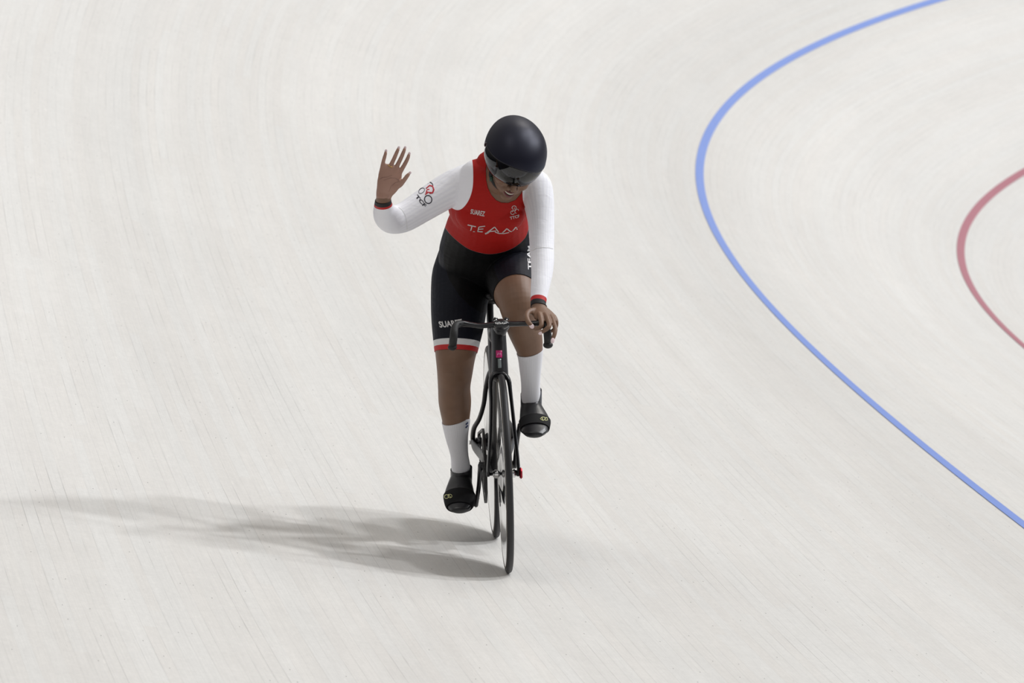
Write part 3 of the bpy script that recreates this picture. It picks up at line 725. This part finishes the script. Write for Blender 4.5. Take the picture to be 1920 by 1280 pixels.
def add_fields(o):
    me = o.data; k = len(me.vertices); c = np.empty(k*3); me.vertices.foreach_get('co', c); c = c.reshape(-1, 3)
    # nearest body label
    from mathutils.kdtree import KDTree
    kd = KDTree(nv)
    for i, q in enumerate(co): kd.insert(q, i)
    kd.balance(); l = np.array([lab[kd.find(q)[1]] for q in c])
    HEM = [tuple(q) for q in catmull([(829, 419), (834, 428), (850, 447), (878, 468), (905, 477), (925, 478.5), (948, 474), (968, 465), (983, 453), (990, 442), (997, 415)], 6)]
    ARMH = [tuple(q) for q in catmull([(884, 300), (884.5, 322), (883.5, 345), (879, 364), (871, 380), (861, 390), (850, 390), (838, 381)], 6)]
    RED = [(884, 240)]+ARMH+[(780, 381), (780, 414)]+HEM+[(tuple(q)) for q in catmull([(993, 406), (988, 394), (983.5, 387), (980.5, 379), (978, 368), (977.5, 350), (980, 320), (984, 240)], 5)]
    fr_ = panel(c, RED, .45)
    isarm = np.isin(l, (ARML, HANDL)) & (px_of(c)[:, 1] > 390)
    fr_ = np.where(isarm, -.01, fr_)
    isr = np.isin(l, (ARMR, HANDR)) & (c[:, 0] < at(846, 380, .42).x); fr_ = np.where(isr, -.01, fr_)
    BLK = [(700, 414)]+HEM+[(1100, 415), (1100, 900), (700, 900)]
    fb_ = panel(c, BLK, .45)
    fb_ = np.where(np.isin(l, (ARML, HANDL, ARMR, HANDR)), -.01, fb_)
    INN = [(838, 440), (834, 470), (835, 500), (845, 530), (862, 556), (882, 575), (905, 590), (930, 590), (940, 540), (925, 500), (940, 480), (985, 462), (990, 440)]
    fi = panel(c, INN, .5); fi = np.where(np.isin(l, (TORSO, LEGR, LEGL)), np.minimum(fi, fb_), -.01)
    rib = np.zeros(k)
    for lb, cc_, rr_ in ((ARMR, at(800, 378, .39), at(760, 402, .35)), (ARML, at(1012, 400, .36), at(1016, 500, .21))):
        ax = (rr_-cc_).normalized(); e1 = ax.cross(V(0, 1, 0)).normalized(); e2 = ax.cross(e1)
        q = c-np.array(tuple(cc_)); a_ = np.arctan2(q@np.array(tuple(e2)), q@np.array(tuple(e1))); rib = np.where(l == lb, a_, rib)
    for nm, f in (('f_red', fr_), ('f_black', fb_), ('f_inner', fi), ('rib', rib)):
        at_ = me.attributes.new(nm, 'FLOAT', 'POINT'); at_.data.foreach_set('value', f.astype(np.float32))
add_fields(suit)

pal = np.where((lab == HANDR) & (pxy[:, 1] < 372), np.clip((.15-no[:, 1])/.5, 0, 1), 0).astype(np.float32)
t_ = body_me.attributes.new('palm', 'FLOAT', 'POINT'); t_.data.foreach_set('value', pal)
# socks
for lb, top, tn, ankle in ((LEGR, at(854, 790, .55), V(.18, .0, 1).normalized(), 905), (LEGL, at(993, 661, .45), V(-.0, .02, 1).normalized(), 765)):
    def sel(l, c, lb=lb, top=top, tn=tn): return (l == lb) & (side(c, top, tn) < .015) & (px_of(c)[:, 1] < {LEGR: 905, LEGL: 768}[lb])
    tnn = V(-.20, -.26, 1).normalized() if lb == LEGL else V(-.32, -.22, 1).normalized()
    s_ = garment('sock', sel, [({lb}, top, tnn, None)], .0028, [SOCK], person)
    me = s_.data; k = len(me.vertices); c = np.empty(k*3); me.vertices.foreach_get('co', c); c = c.reshape(-1, 3)
    a_, b_ = (at(855, 800, .60), at(863, 870, .70)) if lb == LEGR else (at(994, 680, .49), at(995.5, 740, .58))
    ax = (b_-a_).normalized(); e1 = ax.cross(V(0, 1, 0)).normalized(); e2 = ax.cross(e1); q = c-np.array(tuple(a_))
    t_ = me.attributes.new('rib', 'FLOAT', 'POINT'); t_.data.foreach_set('value', np.arctan2(q@np.array(tuple(e2)), q@np.array(tuple(e1))).astype(np.float32))

# shoes with the broad pedal strap
def shoe(rows, collar, ball, logo_side, cut_y):
    bm = bmesh.new()
    tube(bm, [at(*q[:3]) for q in rows], [(q[3]*sc_(q[2]), q[4]) for q in rows], ref=(1, 0, 0), seg=32, n=5)
    tube(bm, [at(*q[:3]) for q in collar], [(q[3]*sc_(q[2]), q[4]) for q in collar], ref=(1, 0, 0), seg=32, n=4)
    me = baked(bm, .0026, 4)
    bm = bmesh.new(); bm.from_mesh(me)
    # open the collar
    p, nn = cut_y
    bmesh.ops.bisect_plane(bm, geom=bm.verts[:]+bm.edges[:]+bm.faces[:], plane_co=p, plane_no=nn, clear_outer=True)
    me2 = bpy.data.meshes.new('shoe'); bm.to_mesh(me2); bm.free()
    so = obj('shoe', me2, SHOE, person)
    # strap
    (sa, sb_, sn) = ball
    bm = bmesh.new(); bm.from_mesh(me)
    for p, nn in ((sa, -sn), (sb_, sn)):
        bmesh.ops.bisect_plane(bm, geom=bm.verts[:]+bm.edges[:]+bm.faces[:], plane_co=p, plane_no=nn, clear_outer=True)
    bm.normal_update(); ns = [v.normal.copy() for v in bm.verts]
    for v, q in zip(bm.verts, ns): v.co += q*.0035
    me3 = bpy.data.meshes.new('pedal_strap'); bm.to_mesh(me3); bm.free()
    st = obj('pedal_strap', me3, STRAPM, so); md = st.modifiers.new('t', 'SOLIDIFY'); md.thickness = .003; md.offset = -1
    bm = bmesh.new(); bm.from_mesh(me)
    return so, st
shR = shoe([(865, 896, .79, 15, .028), (864.5, 900, .76, 19, .040), (863, 906, .70, 22, .040), (861.5, 925, .635, 28, .030), (861.5, 936, .59, 28, .025), (862, 948, .55, 25, .020), (863, 955, .525, 18, .014)],
           [(865, 908, .735, 20, .038), (865, 884, .715, 20.5, .040), (865, 872, .705, 20.5, .040)],
           (at(861, 930, .617), at(861, 950, .54), (at(861, 941, .56)-at(861, 920, .66)).normalized()), 0, (at(865, 880, .70), V(-.12, -.30, 1).normalized()))
shL = shoe([(996, 757, .675, 15, .028), (996, 761, .645, 19, .040), (997, 770, .58, 22, .040), (1002, 787, .515, 28, .030), (1003, 798, .47, 27, .025), (1002, 808, .43, 24.5, .019), (1001, 814, .405, 18, .013)],
           [(996, 768, .615, 20, .038), (996, 744, .59, 20, .040), (996, 732, .585, 20, .040)],
           (at(1001, 789, .50), at(1003, 802, .443), (at(1003, 800, .45)-at(1001, 780, .54)).normalized()), 0, (at(996, 738, .57), V(-.22, -.30, 1).normalized()))

# ------------------------------------------------------------------ helmet and visor
def egg(u, v_, r=1.0):
    """u: round the head from the front, v: up; in head axes"""
    a, b_, c_ = .1075*r, .142*r, .104*r
    x = a*math.cos(v_)*math.sin(u); y = -b_*math.cos(v_)*math.cos(u); z = c_*math.sin(v_)
    if y > 0: z *= 1-.16*sm(y/.16)*(1 if z > 0 else .3); y *= 1+.12*sm(y/.12)
    return h(x-.0155, y+.018, z+.018)
def egg_patch(name, lo, hi, rr, m, parent, nu=96, nvv=28, thick=.0035, u0=-math.pi, u1=math.pi):
    bm = bmesh.new(); rows = []
    closed = abs(u1-u0-2*math.pi) < 1e-6
    for j in range(nvv+1):
        row = []
        for i in range(nu if closed else nu+1):
            u = u0+(u1-u0)*i/nu; a, b_ = lo(u), hi(u); row.append(bm.verts.new(egg(u, a+(b_-a)*j/nvv, rr)))
        rows.append(row)
    for a, b_ in zip(rows, rows[1:]):
        k = len(a)
        for i in range(k if closed else k-1): bm.faces.new((a[i], a[(i+1) % k], b_[(i+1) % k], b_[i]))
    bmesh.ops.remove_doubles(bm, verts=bm.verts[:], dist=1e-5)
    o = obj(name, bm, m, parent); md = o.modifiers.new('t', 'SOLIDIFY'); md.thickness = thick; md.offset = -1
    return o
def sm(x): x = max(0, min(1, x)); return x*x*(3-2*x)
def seam(u): return R(12)+R(8)*math.cos(2*u) if abs(u) < 1.45 else R(4)-R(34)*sm((abs(u)-1.45)/.5)
def rim(u): return R(-27)-R(9)*sm((abs(u)-.3)/.8) - R(14)*math.exp(-((abs(u)-1.9)/.5)**2)
helmet = egg_patch('helmet', lambda u: seam(u) if abs(u) < 1.45 else seam(u), lambda u: R(90), 1.0, HELM, person, 120, 36)
helmet['label'] = 'smooth black helmet shell'
egg_patch('helmet_lining', lambda u: seam(u)+.03, lambda u: R(89), .955, DARK, helmet, 64, 20, .006)
visor = egg_patch('visor', lambda u: rim(u), lambda u: seam(u)+.015, .992, VIS, helmet, 90, 16, .0016, -1.47, 1.47)
visor['label'] = 'dark tinted see-through visor'
bm = bmesh.new()
for k in range(-5, 6):
    p = egg(k*.05+.0, seam(k*.05)+R(4), 1.001); 
# rim strip between shell and visor
bm = bmesh.new()
tube(bm, [egg(u, seam(u)+.005, .998) for u in np.linspace(-1.5, 1.5, 50)], [.0012]*50, seg=6); obj('visor_seam', bm, BLACKP, helmet)
bm = bmesh.new()
vents = [(-.62, .05), (-.1, .0), (.27, .0), (.33, .0)]
# chin strap
bm = bmesh.new()
tube(bm, [h(-.082, .0, -.02), h(-.073, -.012, -.055), h(-.062, -.022, -.085), h(-.035, -.030, -.112), h(0, -.035, -.121), h(.035, -.030, -.112), h(.062, -.022, -.085), h(.073, -.012, -.055), h(.082, .0, -.02)], [(.0016, .007)]*9, ref=(0, 0, 1), seg=8, n=5)
strap = obj('chin_strap', bm, BLACKF, helmet)
bm = bmesh.new(); ell(bm, h(-.060, -.026, -.088), (.006, .009, .010), HR); obj('strap_buckle', bm, GREENS, strap)

# face details
def lipc(t, dz, dy=0.0): x = .0235*t; return h(x, -.0925+.020*abs(t)**2.2+dy, -.0735+dz*(1-abs(t)**2.2)+.0045*t*t)
ts = np.linspace(-1, 1, 13)
bm = bmesh.new(); tube(bm, [lipc(t, .0035) for t in ts], [(.0022+.0012*(1-t*t)) for t in ts], seg=10); obj('upper_lip', bm, LIP, person)
bm = bmesh.new(); tube(bm, [lipc(t, -.0125) for t in ts], [(.0022+.0028*(1-t*t)) for t in ts], seg=10); obj('lower_lip', bm, LIP, person)
def patch(name, rows, m, parent):
    bm = bmesh.new(); vs = [[bm.verts.new(p) for p in r] for r in rows]
    for a, b_ in zip(vs, vs[1:]):
        for i in range(len(a)-1): bm.faces.new((a[i], a[i+1], b_[i+1], b_[i]))
    o = obj(name, bm, m, parent); md = o.modifiers.new('t', 'SOLIDIFY'); md.thickness = .002; md.offset = 0; return o
patch('mouth', [[lipc(t, d, .0005) for t in ts] for d in (.003, -.003, -.0085, -.0115)], DARK, person)
patch('teeth', [[lipc(t*.80-.08, d, -.0018) for t in ts] for d in (.0018, -.0008, -.0030)], TEETH, person)
for s in (-1, 1):
    bm = bmesh.new(); ell(bm, h(s*.031, -.079, -.004), (.012, .010, .007), HR, 16); e_ = obj('eye', bm, EYE, person)
    bm = bmesh.new(); ell(bm, h(s*.031, -.0885, -.005), (.0045, .002, .0045), HR, 12); obj('iris', bm, DARK, e_)
    bm = bmesh.new(); tube(bm, [h(s*.014, -.088, .016), h(s*.030, -.088, .022), h(s*.048, -.076, .015)], [.002, .003, .0015], seg=8, n=4); obj('eyebrow', bm, HAIR, person)
bm = bmesh.new(); 
for s in (-1, 1): ell(bm, h(s*.0065, -.1055, -.0525), (.0022, .0030, .0012), HR, 10)
obj('nostril', bm, DARK, person)

# nails and ring
def nail(p, d, nrm, r=.0055):
    z = d.normalized(); y = (nrm-z*nrm.dot(z)).normalized(); x = y.cross(z)
    rot = Matrix((x, y, z)).transposed(); bm = bmesh.new(); ell(bm, p, (r, .0022, r*1.45), rot, 12); obj('fingernail', bm, NAIL, person)
for k, pts in fR.items(): nail(pts[-1]+(pts[-1]-pts[-2]).normalized()*.0045+V(0, .0015, 0), pts[-1]-pts[-2], V(0, 1, 0), .0046)
tt = [at(762.5, 331, .094), at(766.3, 326.5, .094)]; nail(tt[1]+V(.004, 0, .004), tt[1]-tt[0], V(.3, 1, .3), .0046)
p = fL['thumb']; nail(p[-1]+V(.002, -.006, -.003), p[-1]-p[-2], V(.1, -1, .1), .0078)
p = fL['middle']; nail(p[-1]+V(-.002, -.004, -.002), p[-1]-p[-2], V(-.2, -.6, -.5), .0062)
p = fL['ring']; nail(p[-1]+V(0, -.006, -.001), p[-1]-p[-2], V(.2, -1, 0), .0068)
p = fR['ring']; a_ = p[1].lerp(p[2], .12); d_ = (p[2]-p[1]).normalized(); bm = bmesh.new()
x_ = d_.cross(V(0, 1, 0)).normalized(); y_ = d_.cross(x_)
pr = [a_+x_*math.cos(t)*.0098+y_*math.sin(t)*.0098 for t in np.linspace(0, 2*math.pi, 25)]
tube(bm, pr, [(.0012, .0022)]*25, ref=tuple(d_), seg=8, cap=False); obj('finger_ring', bm, GOLD, person)

# ------------------------------------------------------------------ printing: flat outlines laid on the cloth
def bvh_of(o):
    dg = bpy.context.evaluated_depsgraph_get(); dg.update(); e = o.evaluated_get(dg); m_ = e.to_mesh()
    b = BVHTree.FromPolygons([v.co.copy() for v in m_.vertices], [tuple(p.vertices) for p in m_.polygons]); e.to_mesh_clear(); return b
BV = {}
def lay(name, bm, host, m, y0, lift=.0007):
    """push a flat drawing made in the plane y = y0 back on to the host along y"""
    if host.name not in BV: BV[host.name] = bvh_of(host)
    b = BV[host.name]; missed = []
    for v in bm.verts:
        hit, nn, _, _ = b.ray_cast(v.co, V(0, 1, 0))
        if hit is None: missed.append(v); continue
        v.co = hit + (nn if nn.y < 0 else -nn)*lift
    bmesh.ops.delete(bm, geom=missed, context='VERTS')
    bmesh.ops.delete(bm, geom=[f for f in bm.faces if max(e.calc_length() for e in f.edges) > .03 and abs(f.verts[0].co.y-f.verts[1].co.y)+abs(f.verts[1].co.y-f.verts[2].co.y) > .02], context='FACES')
    o = obj(name, bm, m, host); md = o.modifiers.new('t', 'SOLIDIFY'); md.thickness = .0003; md.offset = 0; return o
def stroke(bm, pts, wd, y0, yd, closed=False):
    """pts and width in picture pixels seen at depth yd"""
    P = [V(at(x, y, yd).x, y0, at(x, y, yd).z) for x, y in pts]
    out = []
    for a, b_ in zip(P, P[1:]):
        k = max(1, int((b_-a).length/.004)); out += [a.lerp(b_, i/k) for i in range(k)]
    out.append(P[-1]); wd = wd if isinstance(wd, (list, tuple)) else [wd, wd]; prev = None
    for i, p in enumerate(out):
        a, b_ = out[max(i-1, 0)], out[min(i+1, len(out)-1)]; t = (b_-a).normalized(); s = V(t.z, 0, -t.x); w_ = (wd[0]+(wd[1]-wd[0])*i/(len(out)-1))*sc_(yd)/2
        q = [bm.verts.new(p+s*w_), bm.verts.new(p), bm.verts.new(p-s*w_)]
        if prev:
            for j in (0, 1): bm.faces.new((prev[j], prev[j+1], q[j+1], q[j]))
        prev = q
def arc(cx_, cy_, rx, ry, a0_, a1_, rot=0, n_=24):
    o = []
    for i in range(n_+1):
        a = R(a0_+(a1_-a0_)*i/n_); x, y = rx*math.cos(a), ry*math.sin(a); c, s = math.cos(R(rot)), math.sin(R(rot)); o.append((cx_+x*c-y*s, cy_+x*s+y*c))
    return o
def text(bm, body, corners, y0, yd, off=.03):
    """a word fitted into a picture quad: top-left, top-right, bottom-left"""
    cu = bpy.data.curves.new('t', 'FONT'); cu.body = body; cu.size = 1; cu.resolution_u = 4; cu.offset = off
    o = bpy.data.objects.new('t', cu); C.objects.link(o); dg = bpy.context.evaluated_depsgraph_get(); dg.update()
    me = bpy.data.meshes.new_from_object(o.evaluated_get(dg)); bpy.data.objects.remove(o)
    b = bmesh.new(); b.from_mesh(me); bmesh.ops.triangulate(b, faces=b.faces[:])
    for _ in range(2):
        bmesh.ops.subdivide_edges(b, edges=[e for e in b.edges if e.calc_length() > .25], cuts=1); bmesh.ops.triangulate(b, faces=b.faces[:])
    xs = [v.co.x for v in b.verts]; ys = [v.co.y for v in b.verts]; x0, x1, yy0, yy1 = min(xs), max(xs), min(ys), max(ys)
    tl, tr_, bl = (np.array(q, float) for q in corners); vm_ = {}
    for v in b.verts:
        fx = (v.co.x-x0)/(x1-x0); fy = (yy1-v.co.y)/(yy1-yy0); q = tl+(tr_-tl)*fx+(bl-tl)*fy; p = at(q[0], q[1], yd); vm_[v] = bm.verts.new((p.x, y0, p.z))
    for f in b.faces: bm.faces.new([vm_[v] for v in f.verts])
    b.free()
bm = bmesh.new(); text(bm, 'SUAREZ', ((884, 392.5), (910.5, 397), (882.5, 402.5)), 0, .33); lay('chest_lettering', bm, suit, GREYP, 0)
bm = bmesh.new()
for s in ([(878, 423.5), (893.5, 427)], [(886, 425.5), (884, 437)], [(899.5, 427.5), (911, 426.5)], [(899, 427.5), (897.5, 438)], [(898.5, 432.5), (908, 432)], [(897.5, 437.5), (907, 438)],
          [(913, 441.5), (929, 428)], [(929, 428), (937, 439)], [(919, 437.5), (932, 436)], [(944, 440), (951.5, 430.5)], [(951.5, 430.5), (961, 439)], [(961, 439), (968.5, 428)], [(968.5, 428), (972.5, 435.5)],
          [(889, 438), (892.5, 438)]):
    stroke(bm, s, 2.0, 0, .33)
stroke(bm, [(911.5, 442), (917, 440), (921, 437)], [3.6, 1.2], 0, .33); stroke(bm, [(930, 438.5), (938, 441.5), (947, 442), (957, 440)], 1.8, 0, .33)
lay('team_lettering', bm, suit, GREYP, 0)
def emblem(bm, x, y, s=1.0, wcol=1.2, depth=.33):
    stroke(bm, arc(x-2.6*s, y+12*s, 3.6*s, 3.6*s, 20, 300), wcol, 0, depth); stroke(bm, arc(x+5.2*s, y+9.5*s, 3.3*s, 4.2*s, 60, 330, 30), wcol, 0, depth)
    stroke(bm, arc(x, y+3*s, 4.2*s, 4.2*s, 170, 380), wcol, 0, depth); stroke(bm, [(x-3*s, y+3*s), (x-1*s, y+8*s), (x-3*s, y+11*s)], wcol*.8, 0, depth)
    stroke(bm, [(x+4*s, y+4*s), (x+3*s, y+9*s), (x-1*s, y+8*s)], wcol*.8, 0, depth); stroke(bm, [(x+1*s, y+2*s), (x+2*s, y+7*s)], wcol*.7, 0, depth)
bm = bmesh.new(); emblem(bm, 964.5, 388); text(bm, 'TTCF', ((956.5, 408), (974.5, 404), (957.5, 413.5)), 0, .33); lay('chest_emblem', bm, suit, GREYP, 0)
# sleeve emblem
bm = bmesh.new(); stroke(bm, arc(803.5, 375.5, 6.8, 7.4, 0, 360, -20), [1.7, 1.7], 0, .30); stroke(bm, arc(792, 360.5, 3.4, 6.4, 0, 360, 55), .8, 0, .30); stroke(bm, arc(808.5, 350, 4.6, 4.0, 175, 350, 25), 1.4, 0, .30)
text(bm, 'TCF', ((784, 366.5), (800.5, 386), (779, 370.5)), 0, .30); lay('sleeve_emblem', bm, suit, BLACKP, 0)
bm = bmesh.new(); stroke(bm, [(800, 356.5), (807, 351), (812.5, 352), (814.5, 358), (812, 363.5), (806, 364)], [1.4, 3.2], 0, .30); stroke(bm, [(811, 363.5), (800, 362)], 1.8, 0, .30)
stroke(bm, [(799, 366.5), (802, 358), (806.5, 357.5)], 1.6, 0, .30); stroke(bm, [(798, 367), (805, 362.5)], 1.4, 0, .30); lay('sleeve_emblem_figure', bm, suit, REDP, 0)
bm = bmesh.new(); text(bm, 'SUAREZ', ((823.5, 606.5), (867, 600), (826, 617)), 0, .45); lay('thigh_lettering', bm, suit, WHITE, 0)
bm = bmesh.new(); text(bm, 'TEAM', ((989, 504), (992, 466), (997, 505)), .30, .45)
lay('thigh_lettering', bm, suit, WHITE, .30)
bm = bmesh.new(); stroke(bm, [(747, 388), (754, 393), (759.5, 402), (762, 414), (763, 430)], .9, 0, .32); lay('sleeve_seam', bm, suit, WHITE, 0, .0008)
bm = bmesh.new(); stroke(bm, [(996, 469), (1004, 463), (1016, 461), (1028, 462), (1036, 465)], .9, 0, .27); lay('sleeve_seam', bm, suit, WHITE, 0, .0008)
bm = bmesh.new()
stroke(bm, [(1012.5, 785), (1017, 782.5), (1021, 783), (1023, 785.5), (1018, 788), (1012.5, 785)], .9, .2, .46); stroke(bm, [(1021.5, 784), (1026, 784), (1027, 788), (1022, 788), (1021.5, 784)], 1.0, .2, .46); stroke(bm, [(1016, 783), (1018, 788)], 1.2, .2, .46)
lay('strap_emblem', bm, shL[1], YELP, .2)
bm = bmesh.new(); stroke(bm, arc(838, 932, 4.2, 2.6, 0, 360, -30), .9, .3, .56); stroke(bm, arc(844, 930.5, 3.8, 2.6, 0, 360, -10), .9, .3, .56); stroke(bm, [(841, 928), (846, 933)], .9, .3, .56)
lay('strap_emblem', bm, shR[1], YELP, .3)
bm = bmesh.new(); stroke(bm, [(873, 795), (877, 791)], 3, .3, .55); stroke(bm, [(873, 802), (877, 797)], 3, .3, .55)
for ch_ in [c for c in person.children if c.name == 'sock']: lay('sock_logo', bm, ch_, mat('blue_print', (.03, .05, .14), .6), .3)
CREASE = mat('palm_crease', (.26, .145, .115), .6)
for ps in ([(711, 336), (718, 332), (726, 331.5), (735, 328)], [(749, 338), (741, 333.5), (732, 333), (720, 337.5)], [(750, 339.5), (741, 342), (733, 349), (729, 360)]):
    bm = bmesh.new(); stroke(bm, ps, [.8, .3], 0, .10); lay('palm_crease', bm, person, CREASE, 0, .0003)
# head tube stickers
bm = bmesh.new()
for k in range(9): pass
stroke(bm, [(935.5, 656.5), (935.5, 669.5)], 11, -.1, .06); lay('head_badge', bm, frame, PINK, -.1)
bm = bmesh.new(); stroke(bm, [(933, 665.5), (934, 660.5), (936, 664), (938, 660.5), (938.5, 665)], 1.0, -.1, .06); lay('badge_letter', bm, frame, mat('pink_print', (.8, .35, .6), .4), -.1, .0022)
bm = bmesh.new(); stroke(bm, [(936, 671.5), (936.5, 688)], 6, -.1, .06); lay('head_plate', bm, frame, SILV, -.1)
